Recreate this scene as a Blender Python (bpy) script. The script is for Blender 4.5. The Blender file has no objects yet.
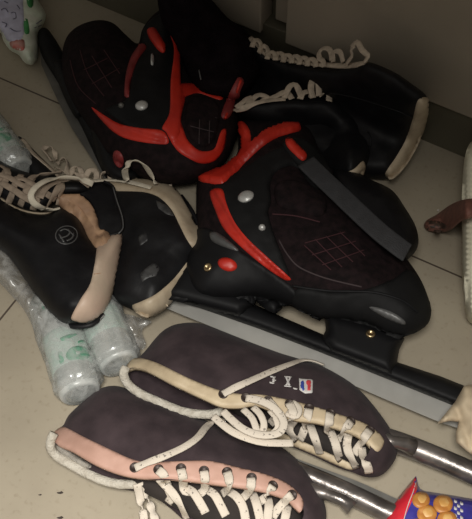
import bpy, bmesh, math, random
import numpy as np
from mathutils import Vector, Matrix, noise
from mathutils.bvhtree import BVHTree
from mathutils.geometry import delaunay_2d_cdt

random.seed(7)
sc = bpy.context.scene
COL = sc.collection

# ------------------------------------------------------------------ camera
PITCH = math.radians(55); DIST = 1.3; FPX = 1014.0; W, H = 472.0, 519.0
CAM = Vector((0, -DIST*math.cos(PITCH), DIST*math.sin(PITCH)))
cd = bpy.data.cameras.new('camera'); cam = bpy.data.objects.new('camera', cd); COL.objects.link(cam)
cam.location = CAM; cam.rotation_euler = (math.pi/2-PITCH, 0, 0)
cd.sensor_fit = 'HORIZONTAL'; cd.sensor_width = 36; cd.lens = FPX/W*36
cd.clip_start = .05
sc.camera = cam

# ------------------------------------------------------------------ world and light
w = bpy.data.worlds.new('world'); sc.world = w; w.use_nodes = True
bg = w.node_tree.nodes['Background']
bg.inputs[0].default_value = (1.0, .93, .82, 1); bg.inputs[1].default_value = .20

def area(name, loc, target, size, power, col, spread=180):
    l = bpy.data.lights.new(name, 'AREA'); l.shape = 'DISK'; l.size = size; l.energy = power
    l.color = col; l.spread = math.radians(spread)
    o = bpy.data.objects.new(name, l); COL.objects.link(o); o.location = loc
    o.rotation_euler = (Vector(target)-Vector(loc)).to_track_quat('-Z', 'Y').to_euler()
    return o
area('ceiling_light', (-.06, -.84, 1.4), (-.12, -.72, 0), .40, 6.2, (1, .97, .91), 68)

sc.view_settings.view_transform = 'Standard'; sc.view_settings.look = 'None'
sc.view_settings.gamma = 1; sc.view_settings.use_curve_mapping = False
sc.view_settings.exposure = 0.0

# ------------------------------------------------------------------ geometry helpers
FW = Vector((0, math.cos(PITCH), -math.sin(PITCH))); UP = Vector((0, math.sin(PITCH), math.cos(PITCH)))
def ray(x, y):
    return (FW + Vector((1, 0, 0))*((x-W/2)/FPX) + UP*((H/2-y)/FPX)).normalized()
def P(x, y, z=0.0):
    d = ray(x, y); return CAM + d*((z-CAM.z)/d.z)

def mesh_obj(name, verts, faces, m, parent=None, smooth=True):
    me = bpy.data.meshes.new(name); me.from_pydata([tuple(v) for v in verts], [], faces)
    me.update()
    if smooth: me.polygons.foreach_set('use_smooth', [True]*len(me.polygons))
    me.materials.append(m)
    o = bpy.data.objects.new(name, me); COL.objects.link(o)
    if parent: o.parent = parent
    return o
def fix(o):
    bm = bmesh.new(); bm.from_mesh(o.data); bmesh.ops.recalc_face_normals(bm, faces=bm.faces)
    bm.to_mesh(o.data); bm.free(); return o
def thing(name, label, cat, group=None):
    o = bpy.data.objects.new(name, None); COL.objects.link(o); o.empty_display_size = .02
    o['label'] = label; o['category'] = cat
    if group: o['group'] = group
    return o
def tag(o, label, cat, group=None):
    o['label'] = label; o['category'] = cat
    if group: o['group'] = group
    return o
def settle(root, loc):
    """put the Empty at the thing's base while its parts stay where they are"""
    root.location = loc
    for c in root.children: c.location = c.location - Vector(loc)

def smooth(pts, closed=False, n=6):
    pts = [np.array(p, float) for p in pts]; N = len(pts); out = []
    rng = range(N if closed else N-1)
    for i in rng:
        if closed: a, b, c, d = pts[i-1], pts[i], pts[(i+1) % N], pts[(i+2) % N]
        else: a, b, c, d = pts[max(i-1, 0)], pts[i], pts[i+1], pts[min(i+2, N-1)]
        m1 = (c-a)*.5; m2 = (d-b)*.5
        L = np.linalg.norm(c[:2]-b[:2])
        if L < 1e-6: continue
        for mm in (m1, m2):
            l = np.linalg.norm(mm[:2])
            if l > L: mm *= L/l
        for k in range(n):
            t = k/n
            out.append((2*t**3-3*t**2+1)*b+(t**3-2*t**2+t)*m1+(-2*t**3+3*t**2)*c+(t**3-t**2)*m2)
    if not closed: out.append(pts[-1])
    return out
def resample(pts, step):
    pts = [np.array(p, float) for p in pts]; out = [pts[0]]; acc = 0
    for a, b in zip(pts[:-1], pts[1:]):
        L = np.linalg.norm((b-a)[:2])
        if L < 1e-9: continue
        pos = step-acc
        while pos <= L:
            out.append(a+(b-a)*(pos/L)); pos += step
        acc = (acc+L) % step if step > 0 else 0
    if np.linalg.norm((out[-1]-pts[-1])[:2]) > step*.4: out.append(pts[-1])
    return out
def seg_dist(Q, line):
    """min distance of points Q (n,2) to a polyline"""
    Q = np.asarray(Q, float); best = np.full(len(Q), 1e9)
    for a, b in zip(line[:-1], line[1:]):
        a = np.array(a[:2]); b = np.array(b[:2]); ab = b-a; L2 = ab@ab
        if L2 < 1e-12: continue
        t = np.clip(((Q-a)@ab)/L2, 0, 1)
        d = np.linalg.norm(Q-(a+t[:, None]*ab), axis=1); best = np.minimum(best, d)
    return best
def inside(Q, poly):
    Q = np.asarray(Q, float); r = np.zeros(len(Q), bool); n = len(poly)
    for i in range(n):
        x1, y1 = poly[i][:2]; x2, y2 = poly[i-1][:2]
        c = ((y1 > Q[:, 1]) != (y2 > Q[:, 1]))
        with np.errstate(divide='ignore', invalid='ignore'):
            xx = (x2-x1)*(Q[:, 1]-y1)/(y2-y1+1e-12)+x1
        r ^= c & (Q[:, 0] < xx)
    return r
def tri_grid(outline, step, sm=True, n=6):
    o = smooth(outline, True, n) if sm else [np.array(p, float) for p in outline]
    o = resample(o+[o[0]], step)[:-1] if sm else resample(o+[o[0]], step)
    if np.linalg.norm(o[0]-o[-1]) < step*.4: o = o[:-1]
    A = np.array(o); x0, y0 = A.min(0); x1, y1 = A.max(0); G = []
    j = 0; y = y0+step*.5
    while y < y1:
        x = x0+(step*.5 if j % 2 else 0)
        while x < x1: G.append((x, y)); x += step
        y += step*.87; j += 1
    G = np.array(G) if G else np.zeros((0, 2))
    if len(G):
        G = G[inside(G, o)]
    if len(G):
        G = G[seg_dist(G, o+[o[0]]) > step*.55]
    nb = len(o); allp = [Vector((p[0], p[1])) for p in o]+[Vector((p[0], p[1])) for p in G]
    r = delaunay_2d_cdt(allp, [], [list(range(nb))], 1, 1e-5)
    V = np.array([(v[0], v[1]) for v in r[0]]); F = [tuple(f) for f in r[2]]
    # boundary edges
    cnt = {}
    for f in F:
        for i in range(len(f)):
            e = (f[i], f[(i+1) % len(f)]); k = (min(e), max(e)); cnt.setdefault(k, []).append(e)
    B = [v[0] for v in cnt.values() if len(v) == 1]
    return V, F, B, o
def prof(d, R): 
    t = np.clip(d/R, 0, 1); return np.sqrt(np.clip(1-(1-t)**2, 0, 1))
def bumps(V, ctrl):
    if not ctrl: return np.ones(len(V))
    num = np.zeros(len(V)); den = np.zeros(len(V))
    for (x, y, m) in ctrl:
        ww = 1/(((V[:, 0]-x)**2+(V[:, 1]-y)**2)+200.)
        ww = ww**1.5
        num += ww*m; den += ww
    return num/den

BV = {}; HT = {}
def bvh(o):
    if o.name not in BV:
        me = o.data; M = o.matrix_local
        BV[o.name] = BVHTree.FromPolygons([v.co.copy() for v in me.vertices], [tuple(p.vertices) for p in me.polygons])
    return BV[o.name]
def surf(x, y, T, z0=.05):
    d = ray(x, y); best = None
    for t in T:
        h = bvh(t).ray_cast(CAM, d)
        if h[0] is not None and (best is None or h[3] < best[2]): best = (h[0], h[1], h[3])
    if best:
        n = best[1]
        return best[0], (n if n.dot(d) < 0 else -n)
    z = z0; p = P(x, y, z); nn = Vector((0, 0, 1))
    for k in range(4):
        c = None
        for t in T:
            q = bvh(t).find_nearest(p)
            if q[0] is not None and (c is None or q[3] < c[3]): c = q
        if c is None: break
        p = P(x, y, c[0].z); nn = c[1]
    return p, (nn if nn.z > 0 else -nn)

def pillow(name, outline, m, parent=None, zb=0.002, zc=.03, zt=.08, R=30, ctrl=None, step=4, closed=None,
           shell=None, flat=False, wr=0, wf=40, lean=.5, sm=True, Rb=None, zfun=None, n=6):
    """a solid whose rim follows the outline at height zc, domed up to zt and down to zb"""
    V, F, B, o = tri_grid(outline, step, sm, n)
    line = smooth(closed, False, n) if closed else o+[o[0]]
    d = seg_dist(V, line); pr = prof(d, R); mu = bumps(V, ctrl)
    prb = prof(d, Rb or R*.8)
    vt = []; vb = []
    hs = []; z0_, zt_ = zc, zt
    for i, (x, y) in enumerate(V):
        if callable(z0_): zc = z0_(x, y); zt = zc+zt_
        z = zc+(zt-zc)*pr[i]*mu[i]
        if wr:
            q = P(x, y, zc); z += wr*noise.fractal(q*wf, 1, 2, 3)*pr[i]
        if zfun: z = zfun(x, y, z)
        hs.append(z); vt.append(P(x, y, z))
        if shell: vb.append(P(x, y, z-shell)+Vector((0, 0, 0)))
        else:
            z2 = zc-(zc-zb)*prb[i]-.0004
            a = P(x, y, zc); b = P(x, y, z2); q = a.lerp(b, lean); q.z = z2; vb.append(q)
    nv = len(V)
    # orientation: pixel y runs down, flip
    faces = []
    for f in F: faces.append(tuple(f)); faces.append(tuple(nv+i for i in reversed(f)))
    for a, b in B: faces.append((b, a, a+nv, b+nv))
    ob = mesh_obj(name, vt+vb, faces, m, parent)
    HT[ob.name] = (np.array(V), np.array(hs))
    if flat: ob.data.polygons.foreach_set('use_smooth', [False]*len(ob.data.polygons))
    return fix(ob)

def hsurf(o, x, y):
    V, h = HT[o.name]
    def zz(a, b):
        d2 = (V[:, 0]-a)**2+(V[:, 1]-b)**2; k = np.argpartition(d2, 7)[:8]
        w_ = 1/(d2[k]+4.)**1.5; return float((w_*h[k]).sum()/w_.sum())
    z = zz(x, y); p = P(x, y, z); a = P(x+5, y, zz(x+5, y))-P(x-5, y, zz(x-5, y)); b = P(x, y+5, zz(x, y+5))-P(x, y-5, zz(x, y-5))
    n = b.cross(a); n = n.normalized()
    return p, (n if n.z > 0 else -n)
def patch(name, outline, T, m, parent=None, th=.003, step=2.5, R=2.0, sm=True, sink=.002, bulge=0, n=5, nsm=0, hs=None):
    """a panel of its own thickness laid over the surface of T"""
    V, F, B, o = tri_grid(outline, step, sm, n)
    d = seg_dist(V, o+[o[0]]); pr = prof(d, R)
    dm = max(d.max(), 1e-6)
    S = [surf(x, y, T) if hs is None else hsurf(hs, x, y) for x, y in V]
    pos = [s[0] for s in S]; nor = [s[1] for s in S]
    nb = [set() for _ in V]
    for f in F:
        for a in f:
            for b in f:
                if a != b: nb[a].add(b)
    for k in range(3+nsm):
        nor = [(nor[i]+sum((nor[j] for j in nb[i]), Vector())).normalized() for i in range(len(V))]
    for k in range(nsm):
        zz = [(pos[i].z*1+sum(pos[j].z for j in nb[i]))/(1+len(nb[i])) for i in range(len(V))]
        pos = [P(V[i][0], V[i][1], zz[i]) for i in range(len(V))]
    vt = [pos[i]+nor[i]*(th*(.25+.75*pr[i])+bulge*math.sqrt(min(1, d[i]/dm))) for i in range(len(V))]
    vb = [pos[i]-nor[i]*sink for i in range(len(V))]
    nv = len(V); faces = []
    for f in F: faces.append(tuple(f)); faces.append(tuple(nv+i for i in reversed(f)))
    for a, b in B: faces.append((b, a, a+nv, b+nv))
    return fix(mesh_obj(name, vt+vb, faces, m, parent))

def sweep(pts, nors, wid, th, closed=False, K=8, pw=1.0, taper=True):
    """lens or round section carried along pts; returns verts, faces"""
    N = len(pts); V = []; Fc = []
    for i in range(N):
        if closed: t = pts[(i+1) % N]-pts[i-1]
        else: t = pts[min(i+1, N-1)]-pts[max(i-1, 0)]
        if t.length < 1e-9: t = Vector((1, 0, 0))
        t.normalize(); n = nors[i]-t*nors[i].dot(t)
        if n.length < 1e-4: n = Vector((0, 0, 1))-t*t.z
        n.normalize(); s = t.cross(n)
        wi = wid[i] if hasattr(wid, '__len__') else wid
        ti = th[i] if hasattr(th, '__len__') else th
        for k in range(K):
            a = 2*math.pi*k/K; c, q = math.cos(a), math.sin(a)
            cc = math.copysign(abs(c)**pw, c); qq = math.copysign(abs(q)**pw, q)
            V.append(pts[i]+s*(wi/2*cc)+n*(ti/2*qq))
    for i in range(N if closed else N-1):
        j = (i+1) % N
        for k in range(K):
            l = (k+1) % K; Fc.append((i*K+k, i*K+l, j*K+l, j*K+k))
    if not closed:
        Fc.append(tuple(reversed(range(K)))); Fc.append(tuple((N-1)*K+k for k in range(K)))
    return V, Fc

def ribbon(name, px, T, m, parent=None, width=.008, th=.0016, off=.001, step=2.5, closed=False, z=None, pw=.7, arch=0, K=8, twist=0, nfix=None, hs=None):
    """band or cord along px points laid over T (px entries may carry an extra height as third value)"""
    p3 = [(p[0], p[1], p[2] if len(p) > 2 else 0.0) for p in px]
    s = smooth(p3, closed, 6); s = resample(s+([s[0]] if closed else []), step)
    if closed and np.linalg.norm(s[0][:2]-s[-1][:2]) < step*.6: s = s[:-1]
    pos = []; nor = []
    N = len(s)
    for i, q in enumerate(s):
        if hs is not None: p, n = hsurf(hs, q[0], q[1])
        elif T: p, n = surf(q[0], q[1], T)
        else: p, n = P(q[0], q[1], z), Vector((0, 0, 1))
        a = arch*math.sin(math.pi*i/max(1, N-1))
        pos.append((q[0], q[1], p.z+(q[2]+off+a))); nor.append(Vector(nfix) if nfix else n)
    zz = [p[2] for p in pos]
    for k in range(3):
        zz = [(zz[i-1 if (i or closed) else 0]+zz[i]*2+zz[(i+1) % N if closed else min(i+1, N-1)])/4 for i in range(N)]
        nor = [(nor[i-1 if (i or closed) else 0]+nor[i]+nor[(i+1) % N if closed else min(i+1, N-1)]).normalized() for i in range(N)]
    pts = [P(pos[i][0], pos[i][1], zz[i]) for i in range(N)]
    if twist:
        for i in range(N):
            t = (pts[min(i+1, N-1)]-pts[max(i-1, 0)]).normalized()
            nor[i] = Matrix.Rotation(twist*math.sin(2.2*math.pi*i/N), 3, t) @ nor[i]
    V, F = sweep(pts, nor, width, th, closed, K, pw)
    return fix(mesh_obj(name, V, F, m, parent))

def tube3(name, pts, r, m, parent=None, closed=False, K=12):
    V, F = sweep([Vector(p) for p in pts], [Vector((0, 0, 1))]*len(pts), [2*q for q in r] if hasattr(r, '__len__') else 2*r,
                 [2*q for q in r] if hasattr(r, '__len__') else 2*r, closed, K)
    return fix(mesh_obj(name, V, F, m, parent))

def lathe(name, profile, origin, axis, m, parent=None, K=32, wob=0):
    """profile (radius, height) spun about axis through origin"""
    q = Vector(axis).normalized().to_track_quat('Z', 'Y'); V = []; F = []
    for (r, h) in profile:
        for k in range(K):
            a = 2*math.pi*k/K
            rr = r*(1+wob*noise.noise(Vector((math.cos(a)*2, math.sin(a)*2, h*60))))
            V.append(Vector(origin)+q @ Vector((rr*math.cos(a), rr*math.sin(a), h)))
    for i in range(len(profile)-1):
        for k in range(K):
            l = (k+1) % K; F.append((i*K+k, i*K+l, (i+1)*K+l, (i+1)*K+k))
    F.append(tuple(reversed(range(K)))); F.append(tuple((len(profile)-1)*K+k for k in range(K)))
    return fix(mesh_obj(name, V, F, m, parent))

def rivet(name, x, y, T, r, m, parent=None, hexed=False, sc_=1.0, lift=.0):
    p, n = surf(x, y, T)
    pr_ = [(r*1.15, -.002), (r*1.15, .0008), (r, .0016), (r*.92, .0026), (r*.6, .0036), (r*.3, .0041), (r*.05, .0042)]
    if hexed: pr_ = [(r*1.1, -.002), (r*1.1, .001), (r*.95, .002), (r*.5, .0022), (r*.45, .0008), (r*.05, .0006)]
    return lathe(name, [(a, h+lift) for a, h in pr_], p, n, m, parent, 6 if False else 20)

def ellipse(cx, cy, rx, ry, ang, n=14):
    a = math.radians(ang); out = []
    for k in range(n):
        t = 2*math.pi*k/n; u, v = rx*math.cos(t), ry*math.sin(t)
        out.append((cx+u*math.cos(a)-v*math.sin(a), cy+u*math.sin(a)+v*math.cos(a)))
    return out

# ------------------------------------------------------------------ materials
def mat(name, c, rough=.6, metal=0, spec=.5, var=.0, vscale=30, c2=None, bump=0, bscale=200, sheen=0, coat=0,
        trans=0, alpha=1, rvar=0, detail=6, lo=.35, hi=.65, bdist=.001, sub=0):
    m = bpy.data.materials.new(name); m.use_nodes = True; nt = m.node_tree; N = nt.nodes; L = nt.links
    b = N['Principled BSDF']; b.inputs['Roughness'].default_value = rough; b.inputs['Metallic'].default_value = metal
    b.inputs['Specular IOR Level'].default_value = spec
    b.inputs['Base Color'].default_value = (*c, 1)
    if sheen: b.inputs['Sheen Weight'].default_value = sheen; b.inputs['Sheen Roughness'].default_value = .5
    if coat: b.inputs['Coat Weight'].default_value = coat; b.inputs['Coat Roughness'].default_value = .15
    if trans: b.inputs['Transmission Weight'].default_value = trans
    if sub: b.inputs['Subsurface Weight'].default_value = sub; b.inputs['Subsurface Scale'].default_value = .01
    b.inputs['Alpha'].default_value = alpha
    tc = N.new('ShaderNodeTexCoord')
    if var or c2:
        if c2 is None: c2 = tuple(max(0, x*(1-var)) for x in c)
        n = N.new('ShaderNodeTexNoise'); n.inputs['Scale'].default_value = vscale; n.inputs['Detail'].default_value = detail
        L.new(tc.outputs['Object'], n.inputs['Vector'])
        r = N.new('ShaderNodeValToRGB'); r.color_ramp.elements[0].position = lo; r.color_ramp.elements[1].position = hi
        r.color_ramp.elements[0].color = (*c2, 1); r.color_ramp.elements[1].color = (*c, 1)
        L.new(n.outputs['Fac'], r.inputs['Fac']); L.new(r.outputs['Color'], b.inputs['Base Color'])
        if rvar:
            mr = N.new('ShaderNodeMapRange'); mr.inputs['To Min'].default_value = max(0, rough-rvar); mr.inputs['To Max'].default_value = min(1, rough+rvar)
            L.new(n.outputs['Fac'], mr.inputs['Value']); L.new(mr.outputs['Result'], b.inputs['Roughness'])
    if bump:
        n2 = N.new('ShaderNodeTexNoise'); n2.inputs['Scale'].default_value = bscale; n2.inputs['Detail'].default_value = 4
        L.new(tc.outputs['Object'], n2.inputs['Vector'])
        bu = N.new('ShaderNodeBump'); bu.inputs['Strength'].default_value = bump; bu.inputs['Distance'].default_value = bdist
        L.new(n2.outputs['Fac'], bu.inputs['Height']); L.new(bu.outputs['Normal'], b.inputs['Normal'])
    return m

def film_mat(name, tint, gl=.35, rough=.18, opac=.25):
    """thin crinkled clear plastic film: mostly see-through, with soft sheen"""
    m = bpy.data.materials.new(name); m.use_nodes = True; nt = m.node_tree; N = nt.nodes; L = nt.links
    for n in list(N): N.remove(n)
    out = N.new('ShaderNodeOutputMaterial'); tr = N.new('ShaderNodeBsdfTransparent'); g = N.new('ShaderNodeBsdfGlossy')
    df = N.new('ShaderNodeBsdfDiffuse'); df.inputs[0].default_value = (*tint, 1)
    g.inputs['Roughness'].default_value = rough; g.inputs['Color'].default_value = (.9, .92, .92, 1)
    m1 = N.new('ShaderNodeMixShader'); m2 = N.new('ShaderNodeMixShader')
    tc = N.new('ShaderNodeTexCoord'); no = N.new('ShaderNodeTexNoise'); no.inputs['Scale'].default_value = 70; no.inputs['Detail'].default_value = 5
    no.inputs['Distortion'].default_value = 1.5
    bu = N.new('ShaderNodeBump'); bu.inputs['Strength'].default_value = .6; bu.inputs['Distance'].default_value = .002
    L.new(tc.outputs['Object'], no.inputs['Vector']); L.new(no.outputs['Fac'], bu.inputs['Height']); L.new(bu.outputs['Normal'], g.inputs['Normal'])
    mr = N.new('ShaderNodeMapRange'); mr.inputs['From Min'].default_value = .35; mr.inputs['From Max'].default_value = .7
    mr.inputs['To Min'].default_value = opac*.4; mr.inputs['To Max'].default_value = min(1, opac*1.8)
    L.new(no.outputs['Fac'], mr.inputs['Value']); L.new(mr.outputs['Result'], m1.inputs[0])
    L.new(tr.outputs[0], m1.inputs[1]); L.new(df.outputs[0], m1.inputs[2])
    m2.inputs[0].default_value = gl
    L.new(m1.outputs[0], m2.inputs[1]); L.new(g.outputs[0], m2.inputs[2]); L.new(m2.outputs[0], out.inputs[0])
    return m

def flecked(name, c, fleck, scale=260, thr=.63):
    return mat(name, c, .85, c2=fleck, vscale=scale, lo=1-thr-.03, hi=1-thr, detail=1, bump=.5, bscale=900)

M = {}
M['suede'] = mat('suede_fabric', (.060, .043, .047), .9, spec=.12, c2=(.036, .026, .029), vscale=35, bump=.3, bscale=500, sheen=.03)
M['leather'] = mat('black_leather', (.009, .0085, .0095), .55, spec=.22, c2=(.005, .005, .006), vscale=40, bump=.35, bscale=160, rvar=.12)
M['leather_old'] = mat('scuffed_black_leather', (.011, .011, .0125), .52, spec=.3, c2=(.006, .006, .007), vscale=28, bump=.4, bscale=120, rvar=.15)
M['inside'] = mat('dark_lining', (.03, .023, .02), .9, var=.4)
M['scuff'] = mat('grey_scuff', (.07, .07, .07), .5, c2=(.02, .02, .022), vscale=60)
M['pink'] = mat('pink_leather', (.55, .335, .265), .6, c2=(.48, .285, .22), vscale=40, bump=.2, bscale=200)
M['cream'] = mat('cream_leather', (.60, .49, .33), .55, c2=(.48, .38, .25), vscale=40, bump=.2, bscale=200)
M['tan'] = mat('tan_leather', (.48, .30, .18), .55, c2=(.36, .22, .14), vscale=60, bump=.2)
M['bone'] = mat('bone_leather', (.52, .43, .31), .5, c2=(.36, .28, .19), vscale=45, bump=.25, lo=.25, hi=.6)
M['bone_pink'] = mat('bone_pink_leather', (.60, .44, .34), .5, c2=(.50, .40, .30), vscale=18, bump=.25)
M['fleece'] = mat('white_fleece', (.62, .58, .50), .95, c2=(.45, .41, .34), vscale=120, bump=1, bscale=400, bdist=.002)
M['lining'] = mat('grey_lining', (.42, .39, .34), .95, c2=(.26, .24, .21), vscale=90, bump=1, bscale=300, bdist=.002)
M['lace'] = flecked('flecked_lace', (.64, .57, .48), (.24, .21, .18), 300, .67)
M['lace_loop'] = mat('pale_lace', (.74, .67, .54), .9, var=.2, vscale=120, bump=.4, bscale=800)
M['lace_grid'] = mat('dark_lace', (.42, .33, .25), .9, var=.3, vscale=120, bump=.5, bscale=800)
M['lace_dull'] = mat('dull_lace', (.60, .50, .39), .9, var=.3, vscale=120, bump=.5, bscale=800)
M['plastic'] = mat('black_plastic', (.008, .008, .009), .6, spec=.22, var=.3, vscale=40, bump=.1)
M['plastic_soft'] = mat('matt_black_plastic', (.012, .012, .0125), .68, spec=.18, var=.3, vscale=40)
M['mesh'] = mat('black_mesh_fabric', (.017, .0095, .0105), .85, spec=.15, c2=(.007, .0045, .005), vscale=110, bump=.6, bscale=700)
M['plush'] = mat('black_plush', (.012, .008, .010), .97, spec=.05, var=.5, vscale=50, bump=1, bscale=350, bdist=.003)
M['red'] = mat('red_plastic', (.66, .035, .018), .42, c2=(.48, .022, .013), vscale=30, bump=.05)
M['red_dull'] = mat('dull_red_plastic', (.28, .035, .035), .5, var=.3)
M['thread'] = mat('red_thread', (.045, .011, .014), .8)
M['thread_grey'] = mat('grey_thread', (.05, .034, .036), .8)
M['strap'] = mat('grey_strap', (.032, .032, .035), .7, var=.25, vscale=80, bump=.8, bscale=600)
M['steel'] = mat('brushed_steel', (.52, .51, .475), .34, metal=.35, var=.15, vscale=20)
M['steel_dull'] = mat('dull_steel', (.22, .215, .20), .5, metal=.6, var=.3, vscale=30)
M['chrome'] = mat('chrome', (.24, .215, .20), .33, metal=.7, var=.5, vscale=35, bump=.5, bscale=70, bdist=.002, rvar=.15)
M['rivet'] = mat('rivet_steel', (.6, .6, .58), .4, metal=.45, bump=.4, bscale=300)
M['brass'] = mat('brass_bolt', (.55, .42, .24), .35, metal=1)
M['silver'] = mat('silver_print', (.12, .12, .12), .45, metal=.3)
M['hole'] = mat('eyelet_dark', (.05, .035, .03), .5, metal=.4)
M['eyering'] = mat('eyelet_ring', (.12, .10, .09), .4, metal=.7)
M['wht'] = mat('white_print', (.62, .60, .58), .6)
M['redp'] = mat('red_print', (.62, .06, .07), .6)
M['blup'] = mat('blue_print', (.045, .07, .34), .6)
M['label_w'] = mat('white_green_label', (.62, .72, .66), .45, c2=(.50, .64, .57), vscale=50)
M['label_g'] = mat('green_print', (.05, .36, .19), .5, c2=(.10, .50, .30), vscale=120)
M['bottle'] = mat('milky_plastic', (.78, .79, .76), .3, trans=.25, c2=(.52, .55, .53), vscale=60, bump=.3, bscale=60)
M['film'] = film_mat('clear_film', (.58, .57, .54), .10, .25, .34)
M['film_white'] = film_mat('white_film', (.62, .64, .62), .14, .25, .34)
M['lav'] = mat('lavender_film', (.62, .62, .80), .35, c2=(.52, .52, .66), vscale=60, coat=.3, bump=.4, bscale=60, bdist=.003)
M['pale'] = mat('pale_green_film', (.66, .74, .60), .35, c2=(.78, .80, .70), vscale=50, bump=.4, bscale=60, bdist=.003)
M['grn'] = mat('green_film', (.06, .30, .09), .4, var=.3)
M['redf'] = mat('faded_red_film', (.60, .16, .13), .4, c2=(.60, .32, .28), vscale=120)
M['ink'] = mat('dark_print', (.12, .12, .18), .5)
M['paper'] = mat('beige_paper', (.60, .49, .34), .8, c2=(.52, .42, .29), vscale=30, bump=.2)
M['bag'] = mat('cream_bag', (.80, .76, .60), .7, c2=(.72, .68, .52), vscale=14, bump=.2)
M['brown'] = mat('red_brown_rubber', (.24, .10, .075), .6, c2=(.16, .07, .05), vscale=90, bump=.6, bscale=160)
M['brown_dk'] = mat('dark_brown_rubber', (.085, .05, .035), .6, var=.5, vscale=120)
M['pk_red'] = mat('packet_red', (.70, .035, .05), .28, c2=(.6, .02, .04), vscale=40, bump=.5, bscale=70, bdist=.002)
M['pk_blue'] = mat('packet_blue', (.05, .045, .30), .28, c2=(.035, .03, .2), vscale=40, bump=.5, bscale=70, bdist=.002)
M['pk_org'] = mat('packet_orange', (.60, .27, .06), .4, c2=(.45, .17, .04), vscale=90)
M['pk_yel'] = mat('packet_yellow', (.74, .45, .16), .4, c2=(.62, .32, .09), vscale=120)
M['crumb'] = mat('dark_crumb', (.04, .03, .025), .8)
M['gum'] = mat('white_speck', (.6, .55, .5), .7)

# ------------------------------------------------------------------ the room: floor, wall
g0 = P(0, 78); g1 = P(410, 255); u = (g1-g0).normalized(); v = Vector((-u.y, u.x, 0))
cross = P(4.5, 314); org = g0+u*((cross-g0).dot(u))
fl = mesh_obj('floor', [(-1.6, -2.4, 0), (2.2, -2.4, 0), (2.2, 2.0, 0), (-1.6, 2.0, 0)], [(0, 1, 2, 3)], None or M['paper'])
ang = math.atan2(u.y, u.x)
fl.data.transform(Matrix.Translation((0, 0, 0)))
fl.rotation_euler = (0, 0, ang); fl.location = org
fl['kind'] = 'structure'
def floor_mat():
    m = bpy.data.materials.new('beige_floor_tile'); m.use_nodes = True; nt = m.node_tree; N = nt.nodes; L = nt.links
    b = N['Principled BSDF']; tc = N.new('ShaderNodeTexCoord'); sp = N.new('ShaderNodeSeparateXYZ'); L.new(tc.outputs['Object'], sp.inputs[0])
    lines = []
    for ax in (0, 1):
        q = N.new('ShaderNodeMath'); q.operation = 'PINGPONG'; q.inputs[1].default_value = .40
        L.new(sp.outputs[ax], q.inputs[0])
        l = N.new('ShaderNodeMath'); l.operation = 'LESS_THAN'; l.inputs[1].default_value = .0013; L.new(q.outputs[0], l.inputs[0]); lines.append(l)
    mx = N.new('ShaderNodeMath'); mx.operation = 'MAXIMUM'; L.new(lines[0].outputs[0], mx.inputs[0]); L.new(lines[1].outputs[0], mx.inputs[1])
    n1 = N.new('ShaderNodeTexNoise'); n1.inputs['Scale'].default_value = 7; n1.inputs['Detail'].default_value = 5; L.new(tc.outputs['Object'], n1.inputs['Vector'])
    r = N.new('ShaderNodeValToRGB'); r.color_ramp.elements[0].color = (.34, .295, .225, 1); r.color_ramp.elements[1].color = (.41, .36, .275, 1)
    r.color_ramp.elements[0].position = .35; r.color_ramp.elements[1].position = .65
    L.new(n1.outputs['Fac'], r.inputs['Fac'])
    n2 = N.new('ShaderNodeTexNoise'); n2.inputs['Scale'].default_value = 140; n2.inputs['Detail'].default_value = 3; L.new(tc.outputs['Object'], n2.inputs['Vector'])
    r2 = N.new('ShaderNodeValToRGB'); r2.color_ramp.elements[0].position = .25; r2.color_ramp.elements[1].position = .42
    r2.color_ramp.elements[0].color = (.75, .72, .68, 1); r2.color_ramp.elements[1].color = (1, 1, 1, 1); L.new(n2.outputs['Fac'], r2.inputs['Fac'])
    mu = N.new('ShaderNodeMixRGB'); mu.blend_type = 'MULTIPLY'; mu.inputs[0].default_value = .6
    L.new(r.outputs['Color'], mu.inputs[1]); L.new(r2.outputs['Color'], mu.inputs[2])
    mg = N.new('ShaderNodeMixRGB'); L.new(mx.outputs[0], mg.inputs[0]); L.new(mu.outputs[0], mg.inputs[1]); mg.inputs[2].default_value = (.09, .07, .055, 1)
    L.new(mg.outputs[0], b.inputs['Base Color']); b.inputs['Roughness'].default_value = .32; b.inputs['Specular IOR Level'].default_value = .35
    return m
fl.data.materials.clear(); fl.data.materials.append(floor_mat())

wa = P(81, 0); wb = P(455, 156); wu = (wb-wa).normalized(); wv = Vector((-wu.y, wu.x, 0))
def wall_box(name, s0, s1, z0, z1, d0, d1, m, bevel=0):
    """box along the wall line; d is the distance behind the line"""
    V = [wa+wu*s+wv*d+Vector((0, 0, z)) for s in (s0, s1) for d in (d0, d1) for z in (z0, z1)]
    o = mesh_obj(name, V, [(0, 1, 3, 2), (4, 6, 7, 5), (0, 4, 5, 1), (2, 3, 7, 6), (1, 5, 7, 3), (0, 2, 6, 4)], m, None, False)
    fix(o); o['kind'] = 'structure'
    if bevel:
        b = o.modifiers.new('bevel', 'BEVEL'); b.width = bevel; b.segments = 2
    return o
M['skirt'] = mat('dark_skirting', (.135, .125, .088), .5, c2=(.10, .09, .064), vscale=8, bump=.1)
M['wallp'] = mat('taupe_wall', (.36, .31, .245), .6, c2=(.30, .26, .205), vscale=6, bump=.05)
def wall_s(x, y, z):   # position along the wall line of a pixel at height z
    d = ray(x, y); k = (wa-CAM).dot(wv)/d.dot(wv); return ((CAM+d*k)-wa).dot(wu), (CAM+d*k).z
s_gapL, zg = wall_s(250, 40, 0); s_gapR, zr = wall_s(286, 46, 0); _, zz1 = wall_s(427, 94, 0)
zp = .5*(zr+zz1)
wall_box('baseboard_back', -1.2, 2.0, 0, zp+.012, .004, .03, M['skirt'], .001)
wall_box('wall_back', -1.2, 2.0, 0, 1.6, .03, .12, M['skirt'])
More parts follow.
